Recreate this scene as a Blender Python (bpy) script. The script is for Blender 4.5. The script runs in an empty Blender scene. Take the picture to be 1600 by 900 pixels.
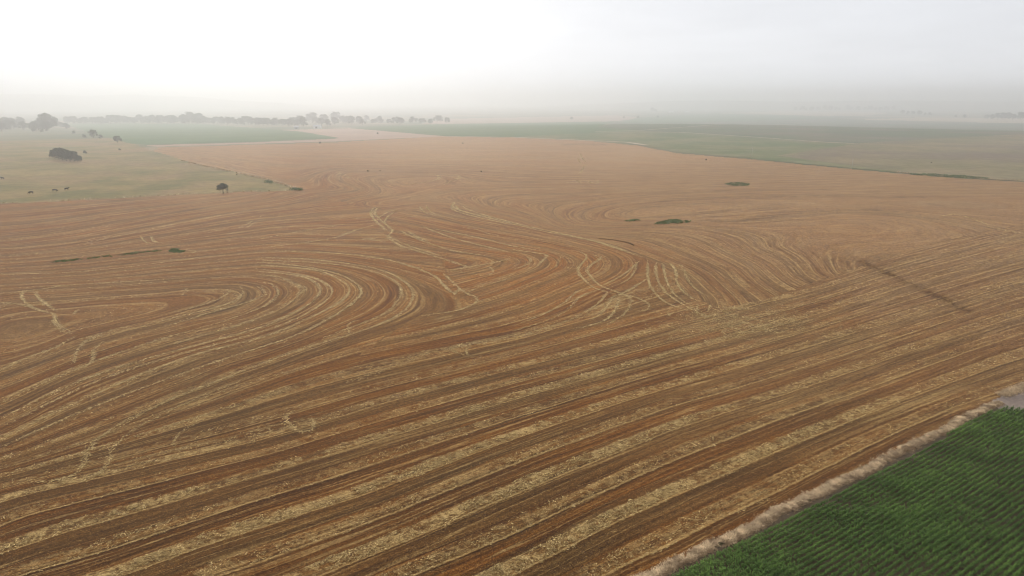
import bpy, bmesh, math, random
import numpy as np
from mathutils import Vector, Matrix
R = math.radians
rng = np.random.default_rng(7); random.seed(7)
SC = bpy.context.scene; COL = SC.collection

# ------------------------------------------------------------------ camera, sky, sun, exposure
H = 50.0; F = 1066.67; HY = 158.0
TH = math.atan((450 - HY) / F)
cam_d = bpy.data.cameras.new('camera'); cam = bpy.data.objects.new('camera', cam_d); COL.objects.link(cam)
cam.location = (0, 0, H); cam.rotation_euler = (math.pi / 2 - TH, 0, 0)
cam_d.sensor_width = 36; cam_d.lens = 24; cam_d.clip_start = .5; cam_d.clip_end = 120000
SC.camera = cam
SC.view_settings.view_transform = 'Standard'; SC.view_settings.look = 'None'
SC.view_settings.exposure = 0.12; SC.view_settings.gamma = 1; SC.view_settings.use_curve_mapping = False
SC.cycles.filter_width = 1.1; SC.cycles.use_denoising = True; SC.cycles.denoising_prefilter = 'ACCURATE'
SC.cycles.volume_bounces = 6; SC.cycles.max_bounces = 9; SC.cycles.diffuse_bounces = 3
SUN_AZ, SUN_EL = -22.0, 34.0            # degrees, left of the view axis
sdir = Vector((math.sin(R(SUN_AZ)) * math.cos(R(SUN_EL)), math.cos(R(SUN_AZ)) * math.cos(R(SUN_EL)), math.sin(R(SUN_EL))))
sl = bpy.data.lights.new('sun', 'SUN'); so = bpy.data.objects.new('sun', sl); COL.objects.link(so)
sl.energy = 1.35; sl.angle = R(25); sl.color = (1, .95, .88)
so.rotation_euler = sdir.to_track_quat('Z', 'Y').to_euler(); so.location = (0, 0, 400)
HAZE_DENS = 0.00044


class NT:
    """small helper to write node trees as expressions"""
    def __init__(s, tree): s.t = tree; s.n = tree.nodes; s.l = tree.links
    def put(s, inp, v):
        if hasattr(v, 'links'): s.l.new(v, inp)
        elif isinstance(v, (tuple, list)):
            inp.default_value = (*v, 1) if len(inp.default_value) == 4 and len(v) == 3 else v
        else: inp.default_value = v
    def m(s, op, a, b=0.0, c=0.0, clamp=False):
        n = s.n.new('ShaderNodeMath'); n.operation = op; n.use_clamp = clamp
        s.put(n.inputs[0], a); s.put(n.inputs[1], b); s.put(n.inputs[2], c); return n.outputs[0]
    def vm(s, op, a, b=(0, 0, 0)):
        n = s.n.new('ShaderNodeVectorMath'); n.operation = op
        s.put(n.inputs[0], a); s.put(n.inputs[1], b); return n.outputs['Value' if op == 'DOT_PRODUCT' else 0]
    def ss(s, v, a, b, lo=0., hi=1.):
        n = s.n.new('ShaderNodeMapRange'); n.interpolation_type = 'SMOOTHSTEP'
        s.put(n.inputs[0], v); s.put(n.inputs[1], a); s.put(n.inputs[2], b); s.put(n.inputs[3], lo); s.put(n.inputs[4], hi)
        return n.outputs[0]
    def noise(s, vec, scale=1., detail=2., rough=.5):
        n = s.n.new('ShaderNodeTexNoise'); s.put(n.inputs['Vector'], vec)
        n.inputs['Scale'].default_value = scale; n.inputs['Detail'].default_value = detail; n.inputs['Roughness'].default_value = rough
        return n.outputs['Fac']
    def comb(s, x, y, z=0.):
        n = s.n.new('ShaderNodeCombineXYZ'); s.put(n.inputs[0], x); s.put(n.inputs[1], y); s.put(n.inputs[2], z); return n.outputs[0]
    def sep(s, v):
        n = s.n.new('ShaderNodeSeparateXYZ'); s.put(n.inputs[0], v); return n.outputs
    def mix(s, f, a, b, bt='MIX'):
        n = s.n.new('ShaderNodeMix'); n.data_type = 'RGBA'; n.blend_type = bt
        s.put(n.inputs[0], f); s.put(n.inputs[6], a); s.put(n.inputs[7], b); return n.outputs[2]
    def attr(s, name, out='Fac'):
        n = s.n.new('ShaderNodeAttribute'); n.attribute_name = name; return n.outputs[out]
    def pos(s): return s.n.new('ShaderNodeNewGeometry').outputs['Position']


world = bpy.data.worlds.new('World'); SC.world = world; world.use_nodes = True
w = NT(world.node_tree); w.n.clear()
tc = w.n.new('ShaderNodeTexCoord').outputs['Generated']
sky = w.n.new('ShaderNodeTexSky'); sky.sky_type = 'NISHITA'; sky.sun_disc = False
sky.sun_elevation = R(SUN_EL); sky.sun_rotation = R(SUN_AZ); sky.air_density = 1; sky.dust_density = 4
d = w.vm('NORMALIZE', tc)
dz = w.sep(d)[2]
g = w.m('MAXIMUM', w.vm('DOT_PRODUCT', d, tuple(sdir)), 0.)
g3 = w.m('POWER', g, 8.0)
n2 = w.noise(w.vm('MULTIPLY', d, (1.4, 1.4, 16.)), 1.5, 4, .55)
n1 = w.noise(w.vm('MULTIPLY', d, (2.2, 2.2, 9.)), 1.6, 5, .55)
lum = w.m('ADD', w.m('MULTIPLY', g3, 5.6), 7.25)                       # cloud brightness, times 0.1 below
lum = w.m('ADD', lum, w.m('MULTIPLY', w.m('SUBTRACT', n1, .5), 2.4))
lum = w.m('ADD', lum, w.ss(dz, .15, .8, 0., 2.2))
lum = w.m('ADD', lum, w.m('MULTIPLY', w.m('SUBTRACT', n2, .52), w.ss(dz, .0, .2, 3.0, 0.)))
lum = w.m('ADD', lum, w.ss(dz, -.02, .2, 2.6, 0.))
cl = w.mix(w.ss(g3, .05, .7), (.95, .975, 1.03), (1.0, 1.0, 1.0))
cl = w.vm('SCALE', cl); w.put(w.n[-1].inputs['Scale'], lum)
bgc = w.mix(.94, sky.outputs[0], cl)
bg = w.n.new('ShaderNodeBackground'); w.put(bg.inputs[0], bgc); bg.inputs[1].default_value = .1
wo = w.n.new('ShaderNodeOutputWorld'); w.l.new(bg.outputs[0], wo.inputs[0])

# ------------------------------------------------------------------ terrain and survey helpers
def hgt(x, y):
    x = np.asarray(x, float); y = np.asarray(y, float)
    r = np.hypot(x, y); az = np.degrees(np.arctan2(x, y))
    z = 1.6 * np.exp(-(((x - 120) / 90) ** 2 + ((y - 250) / 60) ** 2))
    z = z + 9 * np.exp(-(((x - 420) / 420) ** 2 + ((y - 1500) / 420) ** 2))
    z = z + 5 * np.exp(-(((x - 900) / 300) ** 2 + ((y - 1150) / 260) ** 2))
    q = np.clip((r - 700) / 2300, 0, 1); z = z - 25 * q * q * (3 - 2 * q)  # far land falls away, added to lengthen the path through haze
    ridge = np.clip((r - 6500) / 2000, 0, 1); ridge = ridge * ridge * (3 - 2 * ridge)
    z = z + ridge * (129 + 8 * np.sin(az * .45) + 4 * np.sin(az * 1.3 + 1)) * np.clip((-14 - az) / 14, 0, 1) ** .8 * 1.1
    z = z + ridge * (77 + 6 * np.sin(az * .5)) * np.clip((az - 2) / 10, 0, 1)
    return z

CT, ST = math.cos(TH), math.sin(TH)
def un(px, py, lift=0.0):
    """ground point that the survey coordinate (px, py) of the aerial plan marks"""
    px = np.asarray(px, float); py = np.asarray(py, float)
    dx = (px - 800) / F; dv = (py - 450) / F
    Y = CT - dv * ST; Z = -ST - dv * CT
    Z = np.minimum(Z, -.0008)
    z = np.zeros_like(dx)
    for _ in range(60):
        t = (H - z) / -Z
        z = .5 * z + .5 * hgt(dx * t, Y * t)
    t = (H - z) / -Z
    return np.stack([dx * t, Y * t, z + lift], -1)

def plan(x, y, z):
    """inverse of un: where a world point lies on the aerial plan"""
    zc = z - H
    depth = y * CT - zc * ST
    up = y * ST + zc * CT
    return 800 + F * x / depth, 450 - F * up / depth

def inside(poly, x, y):
    poly = np.asarray(poly, float); res = np.zeros(np.shape(x), bool); j = len(poly) - 1
    for i in range(len(poly)):
        xi, yi = poly[i]; xj, yj = poly[j]
        c = ((yi > y) != (yj > y)) & (x < (xj - xi) * (y - yi) / (yj - yi + 1e-12) + xi)
        res ^= c; j = i
    return res

def vnoise(x, y, s, seed=0):
    x = np.asarray(x) / s; y = np.asarray(y) / s
    xi = np.floor(x).astype(np.int64); yi = np.floor(y).astype(np.int64); fx = x - xi; fy = y - yi
    fx = fx * fx * (3 - 2 * fx); fy = fy * fy * (3 - 2 * fy)
    def h(a, b):
        n = (a * 374761393 + b * 668265263 + seed * 982451653) & 0xffffffff
        n = ((n ^ (n >> 13)) * 1274126177) & 0xffffffff
        return ((n ^ (n >> 16)) & 0xffff) / 65535.
    return (h(xi, yi) * (1 - fx) + h(xi + 1, yi) * fx) * (1 - fy) + (h(xi, yi + 1) * (1 - fx) + h(xi + 1, yi + 1) * fx) * fy

def mesh_np(name, V, Fc, mat, smooth=False, cols=None, link=True):
    """mesh object from numpy arrays; faces all of the same size"""
    me = bpy.data.meshes.new(name); V = np.asarray(V, np.float32); Fc = np.asarray(Fc, np.int32)
    k = Fc.shape[1]
    me.vertices.add(len(V)); me.vertices.foreach_set('co', V.ravel())
    me.loops.add(Fc.size); me.loops.foreach_set('vertex_index', Fc.ravel())
    me.polygons.add(len(Fc)); me.polygons.foreach_set('loop_start', np.arange(0, Fc.size, k, dtype=np.int32))
    me.polygons.foreach_set('loop_total', np.full(len(Fc), k, np.int32))
    if smooth: me.polygons.foreach_set('use_smooth', np.ones(len(Fc), bool))
    me.update(calc_edges=True)
    for nm, v in (cols or {}).items():
        a = me.attributes.new(nm, 'FLOAT', 'POINT'); a.data.foreach_set('value', np.asarray(v, np.float32))
    me.materials.append(mat)
    o = bpy.data.objects.new(name, me)
    if link: COL.objects.link(o)
    return o

def tag(o, label=None, cat=None, group=None, kind=None, parent=None):
    if label: o['label'] = label
    if cat: o['category'] = cat
    if group: o['group'] = group
    if kind: o['kind'] = kind
    if parent: o.parent = parent
    return o

def empty(name, loc, rz=0., s=1.):
    o = bpy.data.objects.new(name, None); COL.objects.link(o); o.location = loc; o.rotation_euler = (0, 0, rz); o.scale = (s,) * 3
    o.empty_display_size = .5
    return o

def mat(name, rough=.9):
    m = bpy.data.materials.new(name); m.use_nodes = True
    b = m.node_tree.nodes['Principled BSDF']; b.inputs['Roughness'].default_value = rough
    b.inputs['Specular IOR Level'].default_value = .15
    t = NT(m.node_tree); t.b = b; t.mat = m
    return t

def bump(t, h, strength=.5, dist=.1):
    n = t.n.new('ShaderNodeBump'); n.inputs['Strength'].default_value = strength; n.inputs['Distance'].default_value = dist
    t.put(n.inputs['Height'], h); t.l.new(n.outputs[0], t.b.inputs['Normal'])

def leafy(name, c0, c1, trans=.0, sheen=.15):
    """material for scattered leaves, blades and stalks: colour runs from c0 to c1 with the stored variation"""
    t = mat(name, .75 if sheen < .3 else .42); t.b.inputs['Specular IOR Level'].default_value = sheen
    v = t.attr('tone')
    c = t.mix(v, c0, c1)
    n = t.noise(t.pos(), .35, 3)
    c = t.mix(t.ss(n, .3, .7, 0., .5), c, tuple(k * .62 for k in c0))
    t.put(t.b.inputs['Base Color'], c)
    if trans:
        tr = t.n.new('ShaderNodeBsdfTranslucent'); t.put(tr.inputs[0], c)
        mx = t.n.new('ShaderNodeMixShader'); mx.inputs[0].default_value = trans
        t.l.new(t.b.outputs[0], mx.inputs[1]); t.l.new(tr.outputs[0], mx.inputs[2])
        t.l.new(mx.outputs[0], t.n['Material Output'].inputs[0])
    return t.mat

def blotchy(name, stops, s1, s2, b=.15, amt=.6, third=None, s3=.02):
    """ground cover seen from above: two colours mixed by large and small noise"""
    t = mat(name, .95); P = t.pos()
    a = t.noise(P, s1, 4, .6); c = t.mix(t.ss(a, .33, .67), stops[0], stops[1])
    if third: c = t.mix(t.ss(t.noise(P, s3, 3, .6), .45, .65), c, third)
    f = t.noise(P, s2, 4, .65)
    c = t.mix(t.ss(f, .3, .7, amt, 0.), c, (.45, .45, .45), 'MULTIPLY')
    t.put(t.b.inputs['Base Color'], c); bump(t, f, .6, b)
    return t.mat

# ------------------------------------------------------------------ the harvest plan: lines of equal swath number
# every entry: swath number, then points of the plan the line runs through
GA = [
 (1, 950,897, 1040,859, 1132,810, 1197,780, 1310,722, 1400,678, 1500,632),
 (2, 810,897, 975,810, 1087,762, 1197,714, 1340,655, 1475,605, 1600,560),
 (3, 650,899, 800,837, 900,790, 1040,727, 1200,663, 1360,605, 1450,570, 1600,520),
 (4, 507,899, 650,840, 800,776, 937,720, 1050,672, 1200,625, 1360,572, 1475,532, 1600,492),
 (5, 350,899, 400,882, 587,814, 710,762, 800,726, 872,700, 1050,637, 1200,594, 1400,530, 1600,465),
 (6, 195,899, 287,865, 400,828, 562,777, 650,746, 800,688, 1000,620, 1200,562, 1400,500, 1600,440),
 (7, 35,899, 175,860, 300,815, 400,783, 500,754, 640,707, 800,655, 922,615, 1062,572, 1250,520, 1450,462, 1600,418),
 (8, 0,866, 125,827, 275,785, 400,745, 550,700, 620,680, 800,627, 1000,572, 1150,532, 1300,486, 1450,438, 1600,398),
 (9, 0,825, 95,795, 220,762, 400,714, 500,685, 640,645, 800,599, 975,552, 1062,530, 1250,478, 1450,415, 1600,380),
 (10, 0,782, 162,745, 262,720, 400,692, 495,662, 585,632, 800,578, 950,540, 1075,505, 1250,460, 1400,415, 1600,364),
 (11.4, 0,755, 130,722, 300,680, 575,607, 800,547, 950,507, 1050,482),
 (12, 1250,430, 1400,383, 1600,337), (14, 1300,395, 1450,355, 1600,318),
 (12.6, 0,738, 140,697, 300,645, 450,592, 600,555, 700,535, 800,520, 900,488, 960,455, 1005,418),
 (14, 0,722, 150,672, 262,630, 400,578, 470,548, 537,524, 600,505, 635,485, 649,460, 637,442, 600,422, 540,411, 475,404, 400,402, 250,414, 137,429, 0,436),
 (14.4, 0,712, 150,660, 262,610, 400,566, 500,530, 575,502, 612,485, 630,455, 620,440, 590,425, 525,412, 400,406),
 (15.8, 0,700, 140,640, 300,580, 400,546, 465,525, 525,492, 550,475, 569,456, 550,437, 520,425, 460,414, 400,410, 250,420, 100,436, 0,442),
 (16.2, 0,690, 100,637, 287,557, 400,530, 432,520, 500,490, 537,470, 549,452, 537,440, 507,425, 475,419, 400,414),
 (16.8, 0,670, 125,605, 237,565, 400,520, 462,500, 510,472, 522,455, 507,440, 470,428, 400,420, 225,434, 0,448),
 (17.2, 0,655, 120,597, 240,557, 400,513, 437,500, 487,475, 505,452, 485,435, 450,428, 400,424),
 (17.8, 0,640, 120,585, 250,543, 400,500, 460,470, 478,452, 450,436, 400,429, 225,441, 0,453),
 (18.7, 0,615, 120,565, 250,528, 325,508, 400,485, 425,472, 438,457, 425,443, 400,440, 250,450, 100,460, 0,466),
 (19.2, 215,523, 300,497, 400,470, 417,456, 400,447),
 (20, 0,585, 120,540, 200,515, 300,490, 370,472, 382,456, 370,448, 250,459, 120,470, 0,480),
 (20.6, 120,520, 250,494, 325,475, 355,461, 340,453, 250,464), (21.6, 60,520, 150,490, 250,472, 300,460, 200,475, 90,490, 0,505),
 (11.6, 0,430, 137,424, 250,410, 425,392, 500,394, 575,400, 625,409),
 (8.5, 0,408, 100,403, 285,390, 400,379, 500,373, 580,373), (4.6, 0,400, 100,387, 225,360, 400,327, 500,315),
 (2, 0,375, 100,363, 225,342, 350,318, 450,305), (-1, 0,340, 150,326, 300,312, 400,303), (-3, 0,320, 170,309, 350,300),
]
GC = [
 (0, 580,332, 640,322, 700,320, 830,352, 930,376, 1030,408, 1080,430, 1120,468),
 (1, 700,312, 760,328, 850,351, 920,359, 1000,366, 1080,386, 1150,420, 1180,450),
 (2.4, 880,356, 930,356, 1000,352, 1060,349, 1120,356, 1200,386, 1262,430),
 (3, 1060,345, 1160,344, 1220,336, 1300,329, 1400,331, 1500,347, 1600,368),
 (3.8, 1045,342, 990,342, 965,335, 985,326, 1050,320, 1200,317, 1500,318),
 (3.2, 1000,347, 950,346, 938,335, 960,322, 1050,312, 1200,307, 1600,305),
 (2.6, 900,350, 880,340, 900,325, 980,312, 1100,304, 1600,296),
 (1.9, 780,322, 900,312, 1000,303, 1150,296, 1600,289), (1, 600,318, 700,301, 850,297, 1000,292, 1150,286, 1400,281),
 (-.2, 540,305, 640,300, 740,286, 752,278, 700,270, 600,272, 540,268), (.6, 580,296, 640,292, 690,282, 680,275, 600,281),
 (-1.4, 470,297, 420,284, 340,262, 260,242), (-2.2, 520,262, 800,262, 1000,266, 1200,262), (-2.2, 560,296, 470,272, 340,248),
 (-3.4, 300,234, 500,241, 800,240, 1000,245), (-5, 350,226, 600,218, 800,217, 900,222),
]
GM = [
 (11.4, 575,607, 800,547, 950,507, 1050,482), (12.6, 560,566, 600,555, 700,535, 800,520, 900,488, 960,455, 1005,418, 1004,401, 960,388, 930,378, 830,354, 770,340, 700,323),
 (13.3, 560,550, 640,533, 740,510, 800,496, 870,471, 925,446, 975,413, 960,396, 900,381, 800,360, 720,347, 660,330, 600,318),
 (14.8, 580,528, 690,505, 760,485, 800,472, 860,449, 925,422, 935,405, 900,392, 860,383, 790,370, 700,354, 610,338),
 (16.3, 600,510, 690,489, 770,466, 800,457, 860,431, 890,413, 870,398, 840,388, 780,379, 690,364, 600,347),
 (17.8, 600,488, 690,470, 770,446, 810,430, 853,406, 830,397, 770,390, 680,375, 600,358), (19.2, 600,462, 690,446, 750,430, 800,414, 812,405, 770,399, 690,387, 600,368),
 (20.4, 600,435, 690,422, 750,412, 770,406, 740,402, 680,396, 600,380)]
MIDDLE = [(604,366), (640,387), (690,404), (697,425), (698,450), (716,464), (746,468), (735,481), (690,491), (640,505), (600,527), (560,557), (600,556), (700,536), (800,521),
          (900,489), (960,456), (1006,418), (1003,402), (930,378), (830,354), (770,339), (700,322), (640,328), (604,331)]
FIELD = [(-700,395), (0,318), (160,311), (350,300.5), (470,297), (400,276), (300,255), (235,236), (245,230), (520,222), (690,212.5), (800,214.5),
         (920,219.5), (1000,227), (1060,239), (1170,248), (1260,257), (1400,270), (1500,278), (1600,283.5), (2400,335), (2400,330), (2350,420),
         (1900,452), (1680,572), (1560,629), (1300,757), (1025,897), (700,1052), (300,1290), (-900,1290)]
SEAM = [(200,200), (235,236), (470,298), (560,322), (640,330), (700,324), (770,340), (830,356), (930,379), (1003,402), (1030,412), (1065,455), (1120,482),
        (1190,470), (1290,435), (1380,405), (1460,378), (1600,350), (2400,330), (2400,0), (0,0)]

def rbf_fit(G, lam, ys, step):
    P = []; v = []
    for row in G:
        pts = np.array(row[1:], float).reshape(-1, 2)
        for i in range(len(pts) - 1):
            k = max(1, int(np.hypot(*(pts[i + 1] - pts[i])) / step))
            for q in range(k): P.append(pts[i] + (pts[i + 1] - pts[i]) * q / k); v.append(row[0])
        P.append(pts[-1]); v.append(row[0])
    P = np.array(P) / 100.; P[:, 1] *= ys; v = np.array(v, float); n = len(P)
    D = np.linalg.norm(P[:, None] - P[None], axis=2); K = np.where(D > 0, D * D * np.log(D + 1e-9), 0) + lam * np.eye(n)
    A = np.zeros((n + 3, n + 3)); A[:n, :n] = K; A[:n, n] = 1; A[:n, n + 1:] = P; A[n:, :n] = A[:n, n:].T
    s = np.linalg.solve(A, np.concatenate([v, np.zeros(3)]))
    def ev(px, py):
        q = np.stack([np.asarray(px, float).ravel() / 100., np.asarray(py, float).ravel() * ys / 100.], 1); out = np.empty(len(q))
        for i in range(0, len(q), 20000):
            b = q[i:i + 20000]; d2 = ((b[:, None] - P[None]) ** 2).sum(2)
            out[i:i + 20000] = (.5 * d2 * np.log(d2 + 1e-12)) @ s[:n] + s[n] + b @ s[n + 1:]
        return out.reshape(np.shape(px))
    return ev
phiL = rbf_fit(GA, .6, 2.0, 55); phiM = rbf_fit(GM, .3, 3.0, 50)
def phiA(px, py):
    return np.where(inside(MIDDLE, px, py), phiM(px, py), phiL(px, py))
phiC_ = rbf_fit(GC, .4, 4.5, 50)
phiC = lambda a, b: phiC_(a, b) * 2.6 + 40

CTRL = np.array([  # x, y, strength of the straw bands, lightness with the shade of stem gaps painted in, how tan (not rusty) it is
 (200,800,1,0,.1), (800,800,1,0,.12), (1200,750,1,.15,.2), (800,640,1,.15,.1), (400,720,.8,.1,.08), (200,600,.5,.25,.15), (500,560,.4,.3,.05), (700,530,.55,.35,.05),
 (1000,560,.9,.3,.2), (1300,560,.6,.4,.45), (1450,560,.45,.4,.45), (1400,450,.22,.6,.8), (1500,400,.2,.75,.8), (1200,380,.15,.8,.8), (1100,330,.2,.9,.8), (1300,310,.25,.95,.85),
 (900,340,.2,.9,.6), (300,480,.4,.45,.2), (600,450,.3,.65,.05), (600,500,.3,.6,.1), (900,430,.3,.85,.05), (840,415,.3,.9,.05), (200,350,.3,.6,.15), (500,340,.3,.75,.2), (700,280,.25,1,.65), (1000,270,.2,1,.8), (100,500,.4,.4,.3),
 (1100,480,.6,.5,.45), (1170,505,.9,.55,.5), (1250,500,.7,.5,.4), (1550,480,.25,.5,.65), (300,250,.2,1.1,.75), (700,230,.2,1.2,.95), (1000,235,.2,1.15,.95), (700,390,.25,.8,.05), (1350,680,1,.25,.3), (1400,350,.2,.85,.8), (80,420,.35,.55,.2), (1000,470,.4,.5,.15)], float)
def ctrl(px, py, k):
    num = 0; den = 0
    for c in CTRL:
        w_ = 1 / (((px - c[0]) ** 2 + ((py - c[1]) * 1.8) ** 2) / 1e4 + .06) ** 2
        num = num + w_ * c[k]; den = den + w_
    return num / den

def grid_sheet(az0, az1, daz, dep0, dep1, ddep, test, lift=0., pad=1):
    """sheet of ground in a fan of cells: azimuth steps x depression steps, kept where test(x, y, planx, plany) holds"""
    az = np.radians(np.arange(az0, az1 + 1e-9, daz)); dep = np.radians(np.arange(dep0, dep1 + 1e-9, ddep) if np.isscalar(ddep) else ddep)
    A, Dp = np.meshgrid(az, dep); r = H / np.tan(Dp)
    x = r * np.sin(A); y = r * np.cos(A); z = hgt(x, y)
    px, py = plan(x, y, z); front = y * CT - (z - H) * ST > 5
    k = test(x, y, np.where(front, px, -1e5), np.where(front, py, 1e5))
    f = k[:-1, :-1] & k[1:, :-1] & k[:-1, 1:] & k[1:, 1:] if not pad else k[:-1, :-1] | k[1:, :-1] | k[:-1, 1:] | k[1:, 1:]
    idx = np.arange(A.size).reshape(A.shape)
    q = np.stack([idx[:-1, :-1], idx[:-1, 1:], idx[1:, 1:], idx[1:, :-1]], -1)[f][:, ::-1]
    used = np.unique(q); mp = np.full(A.size, -1, np.int64); mp[used] = np.arange(len(used))
    V = np.stack([x, y, z + lift], -1).reshape(-1, 3)[used]
    return V, mp[q], px.ravel()[used], py.ravel()[used]

# ------------------------------------------------------------------ ground to the horizon
t = mat('grassland', .95); P = t.pos()
c = t.mix(t.ss(t.noise(P, .0022, 4, .55), .4, .6), (.16, .15, .075), (.075, .105, .045))
c = t.mix(t.ss(t.noise(P, .0035, 2, .5), .52, .64), c, (.27, .21, .12))
f = t.noise(P, .05, 5, .65); c = t.mix(t.ss(f, .3, .7, .5, 0.), c, (.5, .5, .5), 'MULTIPLY')
t.put(t.b.inputs['Base Color'], c); bump(t, f, .5, .4); M_GROUND = t.mat
az = np.radians(np.arange(0, 360, .75)); rr = np.concatenate([[2], np.geomspace(8, 30000, 170)])
A, Rr = np.meshgrid(az, rr); x = Rr * np.sin(A); y = Rr * np.cos(A)
V = np.stack([x, y, hgt(x, y) - .22], -1).reshape(-1, 3); n = len(az)
i0 = np.arange((len(rr) - 1) * n).reshape(-1, n); i1 = np.roll(i0, -1, 1)
Q = np.stack([i0, i1, i1 + n, i0 + n], -1).reshape(-1, 4)[:, ::-1]
o = mesh_np('ground', V, Q, M_GROUND, True); tag(o, kind='structure')

# ------------------------------------------------------------------ stubble field
# darker lines in the stubble colour: strength, half width in plan units, points
DKL = [(.8, 1.6, 880,226, 905,225.5, 945,226), (.9, 1.5, 10,418, 60,413, 110,407.5, 200,397.5, 250,392.5), (1.25, 3.6, 1345,408, 1380,424, 1420,442, 1452,457, 1480,470, 1512,487), (.5, 3, 1290,384, 1345,408), (.9, 2., 1150,346, 1180,341, 1220,336, 1300,329, 1360,328, 1420,331), (.7, 1.2, 860,358, 900,359, 960,356, 1035,350),
       (.6, 1.2, 1075,347, 1150,346), (.45, 1.6, 1110,366, 1130,372, 1180,385, 1230,400, 1255,415, 1270,440), (.4, 1.6, 1090,350, 1150,365, 1200,380, 1240,400), (.6, 1.2, 570,269, 700,269, 750,268, 790,270, 840,277),
       (.5, 1.6, 1000,303, 1150,297, 1300,296), (.7, 2., 1000,319, 1060,312, 1150,308, 1300,306, 1480,309), (.5, 1.2, 640,288, 700,283), (.5, 1.6, 880,340, 930,322, 1000,311), (.5, 2., 1450,318, 1520,330, 1600,340)]
def dark_lines(px, py):
    out = np.zeros(len(px))
    for st, hw, *p in DKL:
        p = np.array(p, float).reshape(-1, 2)
        for a_, b_ in zip(p[:-1], p[1:]):
            u = np.clip(((px - a_[0]) * (b_ - a_)[0] + (py - a_[1]) * (b_ - a_)[1]) / ((b_ - a_) ** 2).sum(), 0, 1)
            q = np.hypot((px - a_[0] - u * (b_ - a_)[0]) * .45, py - a_[1] - u * (b_ - a_)[1])
            out = np.maximum(out, st * np.exp(-(q / hw) ** 2))
    return out
t = mat('wheat_stubble', .92); P = t.pos(); X, Y_, Z_ = t.sep(P)
isC = t.m('GREATER_THAN', t.m('ADD', t.attr('seam'), t.m('MULTIPLY', t.m('SUBTRACT', t.noise(P, .12, 2), .5), .2)), .5)
fa = t.attr('swath'); fc = t.attr('far_swath')
phi = t.m('ADD', fa, t.m('MULTIPLY', isC, t.m('SUBTRACT', fc, fa)))
w2 = t.m('SUBTRACT', t.noise(P, 1.3, 3, .6), .5); w1 = t.m('SUBTRACT', t.noise(P, .11, 2), .5)
ph = t.m('ADD', phi, t.m('ADD', t.m('MULTIPLY', w1, .08), t.m('MULTIPLY', w2, .065)))
T = t.m('FRACT', ph); par = t.m('GREATER_THAN', t.m('FRACT', t.m('MULTIPLY', ph, .5)), .5)   # odd swaths
amp = t.attr('band'); pale = t.attr('pale')
st1 = t.noise(t.comb(t.m('MULTIPLY', ph, 3.1), t.m('MULTIPLY', X, .016), t.m('MULTIPLY', Y_, .016)), 1., 4, .6)
st2 = t.noise(t.comb(t.m('MULTIPLY', ph, 13.), t.m('MULTIPLY', X, .05), t.m('MULTIPLY', Y_, .05)), 1., 4, .62)
st3 = t.noise(t.comb(t.m('MULTIPLY', ph, 40.), t.m('MULTIPLY', X, .28), t.m('MULTIPLY', Y_, .28)), 1., 3, .6)
gr = t.noise(P, 5.5, 5, .72); big = t.noise(P, .022, 4, .55); lump = t.noise(P, .85, 5, .7); mid = t.noise(P, .16, 4, .6)
rust = (.240, .082, .005); brown = (.125, .046, .005); grey = (.150, .084, .023); straw = (.62, .415, .16)
light = t.attr('light'); gap_shade = t.m('ADD', .92, t.m('MULTIPLY', light, 1.36))  # shade seen between the nearer stems is painted into the colour
calm = t.m('MULTIPLY', t.ss(light, .9, 1.2, 1., .9), t.ss(t.attr('flow'), .1, .75, .3, 1.))
base_c = t.m('MULTIPLY', calm, t.ss(amp, .35, .8, .5, 1.))
c = t.mix(t.m('ADD', .5, t.m('MULTIPLY', base_c, t.m('SUBTRACT', t.ss(st1, .34, .66), .42))), brown, rust)
c = t.mix(t.m('MULTIPLY', t.ss(T, .46, .56), t.m('MULTIPLY', par, .55)), c, grey)
c = t.mix(t.ss(big, .5, .72, 0., .55), c, grey)
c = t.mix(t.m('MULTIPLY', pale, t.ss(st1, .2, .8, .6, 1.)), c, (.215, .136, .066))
c = t.vm('SCALE', c); t.put(t.n[-1].inputs['Scale'], gap_shade)
c = t.mix(t.m('MULTIPLY', calm, t.ss(st2, .36, .6, .8, 0.)), c, (.5, .43, .36), 'MULTIPLY')
c = t.mix(t.m('MULTIPLY', t.ss(st2, .56, .70), t.m('ADD', .22, t.m('MULTIPLY', light, .16))), c, straw)
st4 = t.noise(t.comb(t.m('MULTIPLY', ph, 4.6), t.m('MULTIPLY', X, .010), t.m('MULTIPLY', Y_, .010)), 1., 1.5, .5)
wl = t.m('MULTIPLY', t.ss(t.m('ABSOLUTE', t.m('SUBTRACT', st4, .5)), .0, .028, 1., 0.), t.ss(mid, .3, .6, .25, 1.))
c = t.mix(t.m('MULTIPLY', wl, t.m('MULTIPLY', calm, .55)), c, straw)                        # thin wheel and chaff lines
wd = t.m('MULTIPLY', t.ss(t.m('ABSOLUTE', t.m('SUBTRACT', st4, .42)), .0, .025, 1., 0.), calm)
c = t.mix(t.m('MULTIPLY', wd, .5), c, (.42, .36, .3), 'MULTIPLY')
bm = t.m('MULTIPLY', t.ss(T, .04, .12), t.ss(T, .34, .47, 1., 0.))
lm = t.ss(t.m('ADD', lump, t.m('MULTIPLY', t.m('SUBTRACT', mid, .5), .7)), .43, .60)
pm = t.m('SUBTRACT', 1., t.m('MULTIPLY', par, .52))
sm = t.m('MULTIPLY', t.m('MULTIPLY', bm, t.m('ADD', t.m('MULTIPLY', lm, .75), .12)), t.m('MULTIPLY', amp, pm))
c = t.mix(t.m('MULTIPLY', sm, .9), c, (.69, .48, .195))
dl = t.m('MULTIPLY', t.ss(t.m('ABSOLUTE', t.m('SUBTRACT', T, .50)), .0, .055, 1., 0.), t.ss(mid, .35, .6))
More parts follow.
